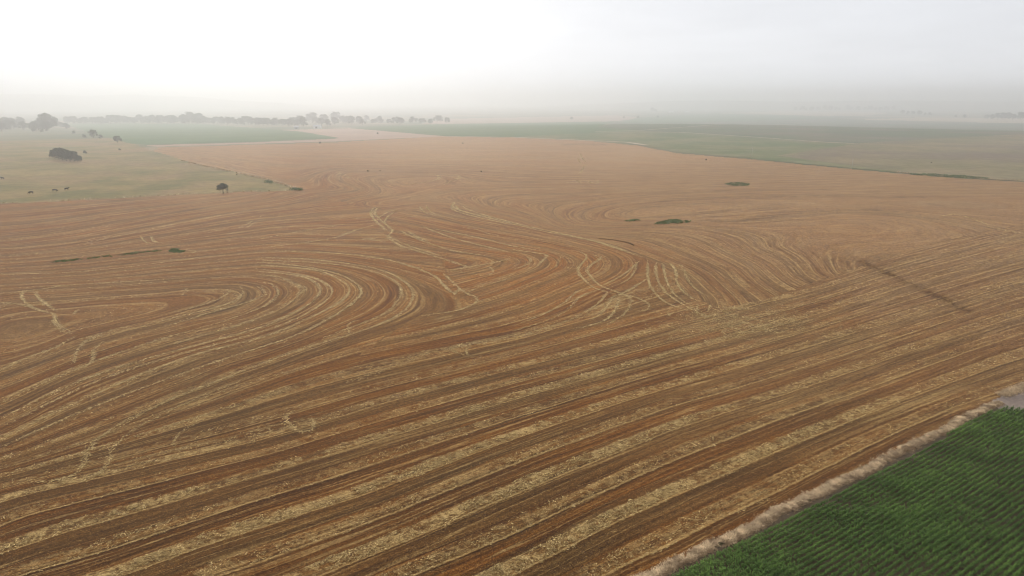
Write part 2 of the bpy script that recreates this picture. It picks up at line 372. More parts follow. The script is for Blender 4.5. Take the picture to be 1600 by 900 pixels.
dl = t.m('MAXIMUM', dl, t.m('MULTIPLY', t.ss(T, .88, .96), t.m('SUBTRACT', 1., par)))
c = t.mix(t.m('MULTIPLY', dl, t.m('MULTIPLY', amp, .55)), c, (.45, .42, .4), 'MULTIPLY')
ln = t.m('MULTIPLY', t.ss(t.m('ABSOLUTE', t.m('SUBTRACT', T, .035)), .008, .042, 1., 0.), t.ss(mid, .25, .45, .15, 1.))
l2 = t.m('MULTIPLY', t.ss(t.m('ABSOLUTE', t.m('SUBTRACT', T, .42)), .008, .042, 1., 0.), t.ss(mid, .3, .55, .0, .8))      # second wheel of the pass
ln = t.m('MAXIMUM', ln, t.m('MULTIPLY', l2, t.ss(amp, .3, .7, 1., 0.)))
c = t.mix(t.m('MULTIPLY', ln, t.m('MULTIPLY', t.m('ADD', .5, t.m('MULTIPLY', amp, .2)), t.m('MAXIMUM', calm, t.ss(amp, .6, .9)))), c, straw)
sp = t.noise(P, 1.5, 4, .75)
c = t.mix(t.ss(sp, .36, .54, .75, 0.), c, (.46, .40, .34), 'MULTIPLY')
c = t.mix(t.ss(sp, .58, .72, 0., .42), c, straw)
dk = t.m('MULTIPLY', t.m('MINIMUM', t.attr('dark'), 1.), t.ss(t.m('ADD', t.m('MULTIPLY', st2, .6), t.m('MULTIPLY', mid, .5)), .47, .6)); dk = t.m('MULTIPLY', dk, t.ss(t.noise(P, .13, 3, .6), .36, .56, .25, 1.))
c = t.mix(dk, c, (.40, .31, .23), 'MULTIPLY')
c = t.mix(t.ss(st3, .35, .65, .42, 0.), c, (.5, .46, .42), 'MULTIPLY')
c = t.mix(t.ss(gr, .40, .58, .8, 0.), c, (.34, .30, .25), 'MULTIPLY')
c = t.mix(t.ss(gr, .56, .72, 0., .5), c, straw)
t.put(t.b.inputs['Base Color'], c)
bump(t, t.m('ADD', t.m('MULTIPLY', gr, .6), t.m('ADD', t.m('MULTIPLY', sm, 1.2), t.m('MULTIPLY', st2, .5))), .7, .22)
M_STUB = t.mat
def flow(px, py, f, pts3):
    e = 1.2; gx = (f(px + e, py) - f(px - e, py)) / (2 * e); gy = (f(px, py + e) - f(px, py - e)) / (2 * e)
    # to swaths per metre on the ground: steepest of the two plan directions in metres
    r_ = np.hypot(pts3[:, 0], pts3[:, 1]); mx = r_ / F; my = r_ * r_ / (F * H)
    gm = np.hypot(gx / mx, gy / my) * 8
    return np.exp(-(np.log2(np.maximum(gm, 1e-4)) / 1.25) ** 2 * .5)
V, Q, px, py = grid_sheet(-66, 66, .25, 2.2, 62, np.concatenate([np.arange(2.2, 8, .05), np.arange(8, 62, .17)]), lambda x, y, a, b: inside(FIELD, a, b), 0., 0)
sea = inside(SEAM, px, py).astype(float)
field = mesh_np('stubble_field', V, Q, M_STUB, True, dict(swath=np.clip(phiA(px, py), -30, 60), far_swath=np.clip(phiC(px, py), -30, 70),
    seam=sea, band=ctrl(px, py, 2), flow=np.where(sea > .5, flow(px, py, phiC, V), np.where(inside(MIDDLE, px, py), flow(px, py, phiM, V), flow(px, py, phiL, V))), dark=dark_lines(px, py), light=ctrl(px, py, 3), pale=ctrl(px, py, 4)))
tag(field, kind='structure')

# ------------------------------------------------------------------ other fields and pastures
def sheet(name, poly, m, lift, far=True, test=None):
    poly = np.array(poly, float)
    tst = test or (lambda x, y, a, b: inside(poly, a, b))
    if far: V, Q, _, _ = grid_sheet(-44, 44, .12, .42, 6., .026, tst, lift)
    else: V, Q, _, _ = grid_sheet(-76, 76, .2, 2.4, 60, .15, tst, lift)
    if not len(Q): print('EMPTY SHEET', name); return None
    return tag(mesh_np(name, V, Q, m, True), kind='structure')
M_PAST = blotchy('grazed_pasture', [(.29, .20, .072), (.145, .130, .037)], .025, .2, .25, .7, (.27, .17, .075), .011)
M_TAN = blotchy('dry_pasture', [(.245, .185, .095), (.15, .14, .06)], .014, .12, .25, .6, (.17, .125, .08), .007)
M_GREENP = blotchy('green_pasture', [(.085, .125, .038), (.19, .175, .075)], .014, .1, .25, .6)
M_CROP = blotchy('young_crop', [(.05, .115, .03), (.085, .14, .045)], .012, .1, .4, .5)
M_DARKC = blotchy('tall_crop', [(.07, .10, .048), (.105, .13, .06)], .008, .1, .4, .5, (.16, .13, .085), .005)
M_PINK = blotchy('bare_stubble', [(.33, .23, .165), (.38, .27, .19)], .01, .1, .2, .3)
M_PALE = blotchy('pale_stubble', [(.42, .33, .22), (.36, .27, .17)], .006, .1, .2, .3)
sheet('pasture', None, M_PAST, -.05, False, lambda x, y, a, b: inside([(-700, 395), (0, 318), (160, 311), (350, 300.5), (470, 297), (400, 276), (300, 255), (235, 236), (200, 224), (150, 213), (-700, 222)], a, b))
sheet('green_field', [(100,194), (300,193), (470,206), (528,216), (400,221.5), (230,226), (205,224), (150,209)], M_CROP, .15)
sheet('bare_field', [(405,204), (560,200.5), (695,213), (600,217), (520,221), (245,229), (228,227.5), (400,222.5), (528,217)], M_PINK, .1)
sheet('crop_field', [(545,200), (700,194), (960,190), (930,199), (1000,204), (920,208), (800,213.5), (695,212.5)], M_CROP, .15)
sheet('dry_field', [(660,193), (700,186), (960,180.5), (1000,184), (960,189.4), (700,193.4)], M_PINK, .1)
sheet('green_pasture', [(695,213.3), (800,214), (920,208.5), (1000,205), (1100,210), (1250,221.5), (1335,225), (1210,243), (1400,268.5), (1260,256), (1170,247), (1060,237.5), (1000,226), (920,219), (800,214.3)], M_GREENP, .08)
sheet('tall_crop_field', [(935,199), (1000,184), (1120,177.5), (1240,180.5), (1335,187.5), (1640,194), (1640,207), (1450,217), (1340,224), (1250,220.5), (1100,208.5), (1005,204)], M_DARKC, .2)
sheet('young_crop_strip', [(1000,184), (1120,177.5), (1240,180.5), (1300,184.5), (1150,189), (1020,193), (970,192)], M_CROP, .3)
sheet('dry_pasture', [(1215,243), (1340,225), (1450,218), (1660,205), (1900,215), (1900,300), (1600,283), (1500,277), (1400,269)], M_TAN, .05)
sheet('pale_field', [(1345,187), (1450,183.5), (1700,186), (1700,193), (1640,193.3)], M_PALE, .1)
sheet('pale_field', [(1130,176.8), (1230,173.5), (1390,176), (1345,181), (1240,179.8)], M_PALE, .1)

# pale field track along the far edge, and the one above it
def ribbon(name, pts, wdt, m, lift):
    p = np.array(pts, float).reshape(-1, 2); q = un(p[:, 0], p[:, 1])
    s = np.concatenate([[0], np.cumsum(np.linalg.norm(np.diff(q, axis=0), axis=1))]); k = max(2, int(s[-1] / 6))
    u = np.linspace(0, s[-1], k); x = np.interp(u, s, q[:, 0]); y = np.interp(u, s, q[:, 1])
    tx = np.gradient(x); ty = np.gradient(y); L = np.hypot(tx, ty); nx, ny = -ty / L, tx / L
    ww = wdt * (.8 + .4 * vnoise(u, u * 0, 18, 3))
    a = np.stack([x - nx * ww / 2, y - ny * ww / 2], -1); b = np.stack([x + nx * ww / 2, y + ny * ww / 2], -1)
    V = np.concatenate([a, b]); V = np.column_stack([V, hgt(V[:, 0], V[:, 1]) + lift]); i = np.arange(k - 1)
    return tag(mesh_np(name, V, np.stack([i, i + 1, i + 1 + k, i + k], -1), m, True), kind='structure')
M_TRACK = blotchy('dusty_track', [(.48, .40, .30), (.42, .34, .24)], .05, .8, .05, .3)
M_SOIL = blotchy('bare_soil', [(.065, .045, .026), (.10, .07, .045)], .25, 2.5, .08, .6)
ribbon('track', (690,213.6, 800,214.6, 900,219, 980,222.5, 1010,227), 7, M_TRACK, .25)
ribbon('track', (930,206.5, 1060,206.8, 1180,214.5, 1280,221.8, 1335,224.5), 6, M_TRACK, .3)
ribbon('track', (930,206, 1000,204, 1090,197.5, 1250,193), 5, M_TRACK, .35)
CORN = [(1066,897), (1300,781), (1430,711), (1530,653), (1570,640), (1700,657), (2500,680), (2500,1300), (500,1300), (760,1052)]
sheet('corn_soil', CORN, M_SOIL, -.03, False, lambda x, y, a, b: inside([(1040,897), (1300,768), (1430,703), (1560,633), (1600,612), (1700,580), (2300,560), (2300,1330), (300,1330), (700,1062)], a, b))

M_GATE = blotchy('trodden_soil', [(.19, .145, .12), (.24, .185, .15)], .2, 1.6, .06, .5)
sheet('gateway_soil', None, M_GATE, .02, False, lambda x, y, a, b: inside([(1556,628), (1575,614), (1640,606), (2400,590), (2400,672), (1700,652), (1585,640), (1562,637)], a, b))

# ------------------------------------------------------------------ scattered stalks and leaves (numpy builders)
def blades(P, az, lean, L, W, bend=.5):
    """bent two-segment blades: returns vertices and quads"""
    n = len(P); dx = np.cos(az); dy = np.sin(az); cx, cy = -dy, dx
    def pt(f, out, up, wd, sgn):
        return np.stack([P[:, 0] + dx * out * L + cx * W * wd * sgn, P[:, 1] + dy * out * L + cy * W * wd * sgn, P[:, 2] + up * L], -1)
    sl_, cl_ = np.sin(lean), np.cos(lean); l2 = np.minimum(lean + bend, 2.3); s2, c2 = np.sin(l2), np.cos(l2)
    v = [pt(0, 0, 0, .5, -1), pt(0, 0, 0, .5, 1), pt(0, sl_ * .5, cl_ * .5, .5, -1), pt(0, sl_ * .5, cl_ * .5, .5, 1),
         pt(0, sl_ * .5 + s2 * .5, cl_ * .5 + c2 * .5, .12, -1), pt(0, sl_ * .5 + s2 * .5, cl_ * .5 + c2 * .5, .12, 1)]
    V = np.stack(v, 1).reshape(-1, 3); b = np.arange(n)[:, None] * 6
    Q = np.concatenate([b + [0, 1, 3, 2], b + [2, 3, 5, 4]], 0)
    return V, Q

def wisps(P, az, L, W, tilt):
    """wisps of loose straw: small curved quads lying almost flat"""
    n = len(P); dx, dy = np.cos(az) * L / 2, np.sin(az) * L / 2; cx, cy = -np.sin(az) * W / 2, np.cos(az) * W / 2
    zt = tilt * L / 2
    a = np.stack([P[:, 0] - dx - cx * .4, P[:, 1] - dy - cy * .4, P[:, 2] - np.abs(zt)], -1); b = np.stack([P[:, 0] - dx * .2 + cx, P[:, 1] - dy * .2 + cy, P[:, 2] + W * .12], -1)
    c_ = np.stack([P[:, 0] + dx + cx * .3, P[:, 1] + dy + cy * .3, P[:, 2] + zt], -1); d_ = np.stack([P[:, 0] + dx * .3 - cx, P[:, 1] + dy * .3 - cy, P[:, 2]], -1)
    V = np.stack([a, d_, c_, b], 1).reshape(-1, 3); Q = np.arange(n)[:, None] * 4 + np.arange(4)
    return V, Q

M_STRAW = leafy('loose_straw', (.20, .12, .034), (.86, .63, .28))
M_DSTUB = leafy('standing_stubble', (.12, .066, .022), (.20, .115, .042))
M_DRY = leafy('dry_grass', (.24, .155, .085), (.86, .64, .385))
M_CORN = leafy('corn_leaves', (.045, .092, .020), (.19, .31, .062), .2, .22)
M_WEED = leafy('weed_leaves', (.07, .11, .03), (.17, .235, .07), .2)
M_TREE = leafy('tree_leaves', (.028, .042, .02), (.075, .10, .038), .12)
M_BARK = blotchy('bark', [(.07, .055, .04), (.1, .08, .06)], 2., 9., .03, .5)

def along(pts, step):
    p = np.array(pts, float).reshape(-1, 2)
    # smooth the surveyed corners
    for _ in range(2):
        q = [p[0]]
        for i in range(len(p) - 1): q += [p[i] * .75 + p[i + 1] * .25, p[i] * .25 + p[i + 1] * .75]
        p = np.array(q + [p[-1]])
    g_ = un(p[:, 0], p[:, 1]); s = np.concatenate([[0], np.cumsum(np.linalg.norm(np.diff(g_, axis=0), axis=1))])
    u = np.arange(0, s[-1], step)
    return np.interp(u, s, g_[:, 0]), np.interp(u, s, g_[:, 1]), u

sV, sQ, sT = [], [], []; cnt = [0]
def add_wisps(P, az, L, W, tilt, tone):
    V, Q = wisps(P, az, L, W, tilt); sV.append(V); sQ.append(Q + cnt[0]); cnt[0] += len(V); sT.append(np.repeat(tone, 4))

# loose straw of the bands: candidate points over the near field, kept where a swath's straw band runs
N = 2600000
depth = np.radians(90) - np.arctan(np.exp(rng.uniform(np.log(.55), np.log(7.5), N)))     # more candidates near
r = H / np.tan(depth); a = np.radians(rng.uniform(-46, 46, N)); x = r * np.sin(a); y = r * np.cos(a)
px, py = plan(x, y, hgt(x, y)); k = inside(FIELD, px, py) & ~inside(SEAM, px, py) & (r < 330); x, y, px, py, r = x[k], y[k], px[k], py[k], r[k]
pa = phiA(px, py) + (vnoise(x, y, 6, 1) - .5) * .06 + (vnoise(x, y, .9, 2) - .5) * .1
T = pa - np.floor(pa); odd = (np.floor(pa) % 2) == 1
am = ctrl(px, py, 2)
prob = np.where((T > .06) & (T < .42), 1., 0.) * np.where(odd, .34, 1.) * np.clip((vnoise(x, y, 1.6, 4) + vnoise(x, y, .7, 5) * .8 + vnoise(x, y, 9, 8) * .7 - .95) * 2.2, .03, 1)
prob = np.maximum(prob, np.where((T > .0) & (T < .055), .65 * (vnoise(x, y, 5, 6) > .25), 0))
prob *= am * .62
k = rng.random(len(x)) < prob; x, y, r, am_ = x[k], y[k], r[k], am[k]
print('band wisps', len(x))
L = rng.uniform(.12, .42, len(x)) * (.75 + r / 260); P = np.stack([x, y, hgt(x, y) + rng.uniform(.03, .30, len(x)) * np.clip(1.15 - np.abs(T[k] - .24) * 4, .2, 1)], -1)
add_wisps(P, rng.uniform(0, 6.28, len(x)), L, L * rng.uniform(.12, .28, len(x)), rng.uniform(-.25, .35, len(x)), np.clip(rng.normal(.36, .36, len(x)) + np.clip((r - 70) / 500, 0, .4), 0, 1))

# wheel tracks and laid straw lines: brightness, half-width in metres, then the points of the line
TR = [
 (.75,2.6, 1050,494, 1100,489, 1150,494, 1200,500, 1260,506), (.6,2.2, 1120,505, 1180,512, 1240,520), (.5,1.6, 1085,484, 1120,480, 1180,483), (.7,.9, 1075,476, 1093,492, 1130,503, 1150,512),
 (.8,.45, 710,316, 706,322, 715,328, 735,333, 760,339, 800,350, 850,362, 890,369, 930,377, 960,387, 1003,402), (.7,.4, 722,322, 730,328, 770,340, 830,355, 900,370, 960,384, 990,398),
 (.5,.4, 655,321, 660,331, 675,336, 700,340), (.5,.4, 666,321, 671,331, 688,337), (.7,.45, 704,321, 708,329, 735,337, 800,352), (.7,.45, 712,320, 716,328, 742,336, 800,349),
 (.9,.5, 592,323, 581,326, 579,333, 585,344, 597,354, 604,361), (.9,.5, 594,324, 586,328, 586,335, 594,343, 607,354, 615,361, 605,370), (.6,.4, 617,328, 600,334, 592,340), (.6,.4, 620,329, 605,339, 600,348),
 (.8,.7, 605,370, 620,382, 650,392, 675,399, 700,407, 740,420), (.6,.5, 600,366, 625,379, 655,390, 690,400), (.7,.5, 627,361, 640,369, 675,382, 705,392, 760,400), (.7,.5, 637,361, 650,370, 672,378), (.8,.5, 660,354, 675,360, 700,370, 725,377, 770,388, 800,395),
 (.4,.4, 740,357, 762,365, 780,368), (.8,.5, 675,357, 750,372, 800,385, 860,394), (.5,.5, 592,350, 550,361, 530,371, 475,380, 400,388), (.35,.8, 400,375, 450,365, 560,346, 655,337), (.35,.9, 100,387, 225,360, 300,345, 400,327),
 (.8,.4, 425,392, 500,394, 575,400, 625,410, 680,430, 697,450, 712,461), (.8,.45, 400,403, 475,404, 540,411, 600,422, 637,442, 649,460, 635,485, 600,505, 550,522, 470,546, 400,572, 262,626, 175,668, 150,690),
 (.75,.45, 400,406, 525,412, 590,425, 620,440, 630,455, 612,485, 575,502, 500,530), (.95,.45, 400,410, 460,414, 520,425, 550,437, 569,456, 550,475, 525,492, 465,525, 400,545, 300,578, 140,637, 0,700),
 (.9,.45, 400,414, 475,419, 507,425, 537,440, 549,452, 537,470, 500,490, 432,520, 400,531, 287,557, 100,637, 0,688), (.95,.5, 400,420, 470,428, 507,440, 522,455, 510,472, 462,500, 400,522, 237,565, 125,605, 0,670),
 (.95,.5, 400,424, 450,428, 485,435, 505,452, 487,475, 437,500, 400,515, 240,557, 120,595, 0,655), (.7,.9, 400,429, 440,433, 455,442, 478,452, 468,458, 460,470, 400,500, 325,522, 240,547), (.6,.5, 400,440, 425,443, 438,457, 425,472, 400,485, 325,510, 250,530, 150,563, 0,630),
 (.6,.5, 400,447, 417,456, 410,466, 300,497, 215,523), (.5,.5, 375,447, 382,456, 370,472, 300,490, 200,515), (.4,.5, 360,452, 355,461, 325,475, 250,494), (.45,.5, 290,450, 294,456, 280,463), (.4,.3, 0,430, 137,425, 250,411, 330,400), (.4,.3, 0,452, 100,446, 225,439, 300,434),
 (.35,.3, 400,572, 275,618, 207,655, 142,695), (.5,.4, 400,586, 300,625, 212,668, 182,695, 172,705), (.3,.3, 0,730, 140,690, 262,640, 400,595, 560,550), (.3,.3, 0,745, 130,706, 300,655, 470,603),
 (.8,.4, 680,430, 697,450, 712,461), (.8,.4, 692,427, 717,450, 730,460, 745,464, 746,472, 732,480, 710,487, 650,495), (.7,.4, 710,461, 717,451), (.5,.4, 727,460, 750,447, 800,435), (.7,.6, 697,425, 717,420, 750,415, 790,407, 800,402), (.5,.4, 800,422, 822,415, 832,407, 822,400),
 (.7,.5, 800,390, 850,397, 856,400, 840,415), (.4,.3, 762,416, 772,422, 767,430, 750,428), (.3,.3, 875,401, 872,412, 868,420),
 (.9,.4, 895,391, 910,395, 919,401, 910,411, 901,422, 910,435, 925,449, 945,456, 970,462), (.9,.4, 927,399, 941,401, 935,407, 920,416, 916,422, 925,435, 937,447, 960,455, 980,462, 990,472),
 (.9,.4, 1012,407, 1012,440, 1022,457, 1037,472, 1057,480, 1090,490), (.9,.4, 1026,410, 1024,425, 1030,445, 1045,462, 1065,475, 1085,485), (.8,.4, 1035,411, 1041,440, 1050,457, 1065,470, 1085,480), (.8,.4, 1047,410, 1057,425, 1057,442, 1067,457, 1090,472), (.5,.4, 1060,412, 1070,422, 1075,440, 1090,455, 1110,465),
 (.7,.4, 1012,435, 990,450, 970,460, 945,470), (.7,.35, 970,462, 960,490, 940,505, 887,517), (.7,.35, 950,457, 935,475, 912,490), (.7,.35, 985,462, 987,475, 975,492, 950,507), (.7,.35, 960,462, 940,490, 920,502), (.7,.35, 975,460, 1000,467, 1017,477, 1012,485, 990,487), (.5,.35, 1040,487, 1049,492, 1042,497),
 (.6,.35, 932,455, 907,462, 887,485), (.6,.35, 925,449, 900,455, 885,472, 850,492, 800,510), (.6,.35, 995,410, 992,425, 980,440, 950,450), (.6,.35, 1000,407, 975,430, 940,447), (.5,.3, 887,485, 860,500, 800,518), (.5,.3, 912,490, 880,505, 820,522),
 (.9,.4, 37,454, 33,462, 39,473, 53,482, 78,489, 87,492, 84,501, 92,510, 107,517), (.9,.4, 55,455, 60,466, 80,480, 89,487), (.6,.6, 0,473, 27,475, 53,480), (.7,.4, 36,455, 57,453, 75,451, 100,445), (.6,.4, 121,485, 114,492), (.7,.5, 0,580, 45,557, 71,550, 110,531, 117,526), (.6,.8, 84,501, 95,515, 112,522),
 (.5,.4, 124,542, 135,530, 165,519), (.7,.4, 115,570, 120,547, 135,532, 165,522), (.8,.45, 130,577, 147,562, 145,547, 160,535),
 (.9,.5, 175,670, 150,688, 138,702, 130,727, 120,742, 87,752, 45,755, 40,747), (.9,.5, 190,685, 174,702, 170,725, 150,745, 110,757), (.8,.3, 272,700, 271,690, 285,672, 312,660), (.8,1.0, 190,722, 232,714, 300,697, 345,690), (1,1.1, 385,678, 410,671, 440,662), (.6,.6, 345,690, 385,680), (1,.45, 460,642, 445,650, 450,662, 462,675, 485,675, 492,665, 485,652), (.5,.3, 440,664, 480,655),
 (.6,.35, 550,522, 541,512, 547,504, 562,500), (.5,.3, 750,560, 712,552, 705,545, 722,541), (.5,.3, 732,555, 727,547, 735,541), (.6,1.3, 535,602, 600,577, 687,547), (.6,1.1, 687,547, 740,536, 800,527, 860,515), (.5,.3, 1090,476, 1089,492), (.5,.3, 1110,476, 1106,487), (.5,.9, 1080,492, 1140,498, 1190,512),
 (.45,.8, 1540,353, 1570,360, 1610,366), (.45,.5, 1465,338, 1500,334, 1545,352), (.5,.4, 906,240, 910,248, 916,254), (.4,.4, 902,246, 908,256), (.4,.4, 914,258, 906,272), (.6,1.2, 885,285, 905,286), (.5,.5, 890,283, 900,281, 906,285), (.5,.5, 920,283, 926,287), (.5,.5, 935,282, 933,287, 926,288),
 (.5,.9, 560,293, 620,290, 660,286, 690,280, 684,274, 672,272), (.35,.9, 700,272, 715,273, 720,278, 690,290), (.35,1, 530,268, 530,272, 560,283), (.6,.35, 221,370, 225,378, 240,382), (.6,.35, 236,369, 238,375, 246,380), (.4,.3, 373,357, 395,345), (.4,.3, 383,357, 400,347),
 (.4,.3, 290,391, 310,392, 300,396), (.35,.5, 690,420, 760,432), (.5,.5, 565,372, 600,378), (.5,.6, 556,376, 590,372)]
for b, hw, *pts in TR:
    gx, gy, u = along(pts, .045)
    rr_ = np.hypot(gx, gy); dens = np.clip(230 / rr_, .35, 1.) * b ** .7
    n = len(gx); dens = dens * np.clip(np.minimum(u + 1, u[-1] - u + 1) / min(9, .2 * u[-1] + 1), .08, 1); k = rng.random(n) < dens * (.5 + .8 * vnoise(u, u * 0 + pts[0], 5, 9)); gx, gy, rr_ = gx[k], gy[k], rr_[k]; n = len(gx)
    off = rng.normal(0, hw * .5, (n, 2)) * (.6 + .9 * vnoise(gx, gy, 7, 15))[:, None] * (.8 + rr_[:, None] / 600); x = gx + off[:, 0]; y = gy + off[:, 1]
    L = rng.uniform(.16, .45, n) * (.75 + rr_ / 220); P = np.stack([x, y, hgt(x, y) + rng.uniform(.03, .12, n)], -1)
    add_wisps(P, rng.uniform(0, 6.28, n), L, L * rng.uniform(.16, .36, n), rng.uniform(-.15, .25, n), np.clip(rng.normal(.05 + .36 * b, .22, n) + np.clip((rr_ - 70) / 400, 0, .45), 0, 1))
# trampled turning ground of crossing wheel arcs
for _ in range(120):
    cx, cy = rng.normal(1165, 55), rng.normal(504, 11); rad = rng.uniform(3, 9); g0 = un(cx, cy); a0 = rng.uniform(0, 6.28)
    u = np.arange(0, rng.uniform(.5, 2.2) * rad, .2) / rad; x = g0[0] + rad * np.cos(a0 + u) ; y = g0[1] + rad * .6 * np.sin(a0 + u); n = len(x)
    x = x + rng.normal(0, .2, n); y = y + rng.normal(0, .2, n); L = rng.uniform(.2, .5, n)
    add_wisps(np.stack([x, y, hgt(x, y) + .07], -1), rng.uniform(0, 6.28, n), L, L * .25, rng.uniform(-.15, .2, n), np.clip(rng.normal(.4, .2, n), 0, 1))
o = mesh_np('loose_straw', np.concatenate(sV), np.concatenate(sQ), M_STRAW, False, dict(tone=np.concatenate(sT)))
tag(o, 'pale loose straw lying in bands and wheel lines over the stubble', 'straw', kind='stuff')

# dark strips where stubble was left standing
bV, bQ, bT = [], [], []; nb = 0
DK = [(.5,.5, 935,373, 960,375, 985,380, 990,384), (.16,1.6, 1345,408, 1380,424, 1420,442, 1452,457, 1480,470, 1512,487)]
for b, hw, *pts in DK:
    gx, gy, u = along(pts, .015); n = len(gx); k = rng.random(n) < b * np.clip(vnoise(u, u * 0 + 5, 7, 3) * 2 - .25, .1, 1); gx, gy = gx[k], gy[k]; n = len(gx)
    x = gx + rng.normal(0, hw * .6, n); y = gy + rng.normal(0, hw * .6, n); L = rng.uniform(.14, .34, n)
    V, Q = blades(np.stack([x, y, hgt(x, y)], -1), rng.uniform(0, 6.28, n), rng.uniform(.1, .8, n), L, L * .45)
    bV.append(V); bQ.append(Q + nb); nb += len(V); bT.append(np.repeat(rng.random(n), 6))
o = mesh_np('standing_stubble', np.concatenate(bV), np.concatenate(bQ), M_DSTUB, False, dict(tone=np.concatenate(bT)))
tag(o, 'dark brown strips of stubble left standing along the terrace lines', 'stubble', kind='stuff')

# ------------------------------------------------------------------ corn and the dry grass edge
e0 = un(1030, 895)[:2]; e1 = un(1560, 630)[:2]; ed = (e1 - e0) / np.linalg.norm(e1 - e0); en = np.array([ed[1], -ed[0]])    # en points into the corn
RS = .0136 * H
pts = []
for i in range(170):
    base = e0 + en * (1.3 + i * RS); s = np.arange(-70, 130, .19)
    q = base + ed * s[:, None] + rng.normal(0, .035, (len(s), 2)); pts.append(q)
q = np.concatenate(pts); x, y = q[:, 0], q[:, 1]; px, py = plan(x, y, x * 0)
k = inside(CORN, px, py) & (y > 8) & (px < 2250) & (py < 1200) & (rng.random(len(x)) < .95 * (vnoise(x, y, 3.5, 11) * .35 + .8)); x, y = x[k], y[k]
n = len(x); print('corn plants', n)
hgtv = .82 + .5 * (vnoise(x, y, 9, 12) - .5) + .3 * (vnoise(x, y, 2.2, 13) - .5) + rng.normal(0, .07, n)
row_az = math.atan2(ed[1], ed[0]); cV, cQ, cT = [], [], []; nc = 0
for j in range(7):
    az_ = rng.normal(row_az + math.pi / 2, 1.0, n) + (math.pi if j % 2 else 0)
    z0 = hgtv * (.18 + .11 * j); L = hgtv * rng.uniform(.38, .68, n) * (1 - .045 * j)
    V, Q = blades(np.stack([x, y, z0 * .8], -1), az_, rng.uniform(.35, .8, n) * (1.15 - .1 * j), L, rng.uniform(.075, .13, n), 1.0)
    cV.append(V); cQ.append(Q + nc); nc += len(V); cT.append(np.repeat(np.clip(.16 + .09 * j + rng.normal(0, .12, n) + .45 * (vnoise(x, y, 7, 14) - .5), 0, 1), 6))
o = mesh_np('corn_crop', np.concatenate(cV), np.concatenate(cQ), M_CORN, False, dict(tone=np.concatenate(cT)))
tag(o, 'dense rows of green young corn beyond the dry grass edge', 'corn', kind='stuff')
# edge of tall dry grass between stubble and corn
N = 75000; s = rng.uniform(-45, np.linalg.norm(e1 - e0) + .5, N); wob = (vnoise(s, s * 0, 7, 20) - .5) * .9 + (vnoise(s, s * 0, 1.8, 23) - .5) * .5
off = rng.normal(-.1, .38, N) + wob
x = e0[0] + ed[0] * s + en[0] * off; y = e0[1] + ed[1] * s + en[1] * off
k = (vnoise(x, y, 1.1, 21) + .35 * vnoise(x, y, .4, 22) > .3); x, y, off, s = x[k], y[k], off[k], s[k]; n = len(x)
L = rng.uniform(.18, .5, n) * (1 + .9 * (vnoise(s, off, 1.1, 24) - .5)); L *= np.clip(1.15 - .35 * np.abs(off), .4, 1.2)
V, Q = blades(np.stack([x, y, hgt(x, y)], -1), rng.normal(math.atan2(-en[1], -en[0]), 1.5, n), rng.uniform(.6, 1.45, n), L, rng.uniform(.03, .085, n), .5)
# brown weedy undergrowth facing the corn, its shade painted into the tone
tone = np.clip(rng.normal(.62, .2, n) - .6 * np.clip((off - wob[k] + .0) / .5, 0, 1) + 1.0 * (vnoise(x, y, .55, 25) - .5) - .4 * (vnoise(x, y, .9, 26) > .7), 0, 1)
# second strip past the gate gap, leading off to the right
g0 = un(1566, 618)[:2]; g1 = un(1720, 560)[:2]; N2 = 14000; u = rng.random(N2); x2 = g0[0] + (g1[0] - g0[0]) * u + rng.normal(0, .5, N2); y2 = g0[1] + (g1[1] - g0[1]) * u + rng.normal(0, .5, N2)
L2 = rng.uniform(.3, .7, N2); V2, Q2 = blades(np.stack([x2, y2, hgt(x2, y2)], -1), rng.uniform(0, 6.28, N2), rng.uniform(.2, 1.2, N2), L2, rng.uniform(.03, .07, N2), .7)
o = mesh_np('dry_grass', np.concatenate([V, V2]), np.concatenate([Q, Q2 + len(V)]), M_DRY, False, dict(tone=np.concatenate([np.repeat(tone, 6), np.repeat(np.clip(rng.normal(.55, .25, N2), 0, 1), 6)])))
tag(o, 'pale tangled dry grass in a strip between stubble and corn', 'grass', kind='stuff')
# verges of rough grass along the pasture edge and the far right edge
VG = [(.25, 1.2, 0,318, 160,311, 350,300.5, 470,297), (1., 1., 285,251, 300,255, 340,264, 400,276, 435,286, 462,294), (.4, 1.5, 1400,269, 1500,277.5, 1620,284)]
vV, vQ, vT = [], [], []; nv = 0
for b, hw, *pts in VG:
    gx, gy, u = along(pts, .06); n = len(gx); k = rng.random(n) < b * np.clip(vnoise(u, u * 0, 16, 31) * 1.6 - .15, .12, 1); gx, gy = gx[k], gy[k]; n = len(gx)
    x = gx + rng.normal(0, hw * .7, n); y = gy + rng.normal(0, hw * .7, n); L = rng.uniform(.5, 1.3, n)
    V, Q = blades(np.stack([x, y, hgt(x, y)], -1), rng.uniform(0, 6.28, n), rng.uniform(.1, .9, n), L, L * .3); vV.append(V); vQ.append(Q + nv); nv += len(V); vT.append(np.repeat(np.clip(rng.normal(.5 + .25 * b, .2, n), 0, 1), 6))
o = mesh_np('verge_grass', np.concatenate(vV), np.concatenate(vQ), M_DRY, False, dict(tone=np.concatenate(vT)))
tag(o, 'rough pale grass along the pasture and field edges', 'grass', kind='stuff')

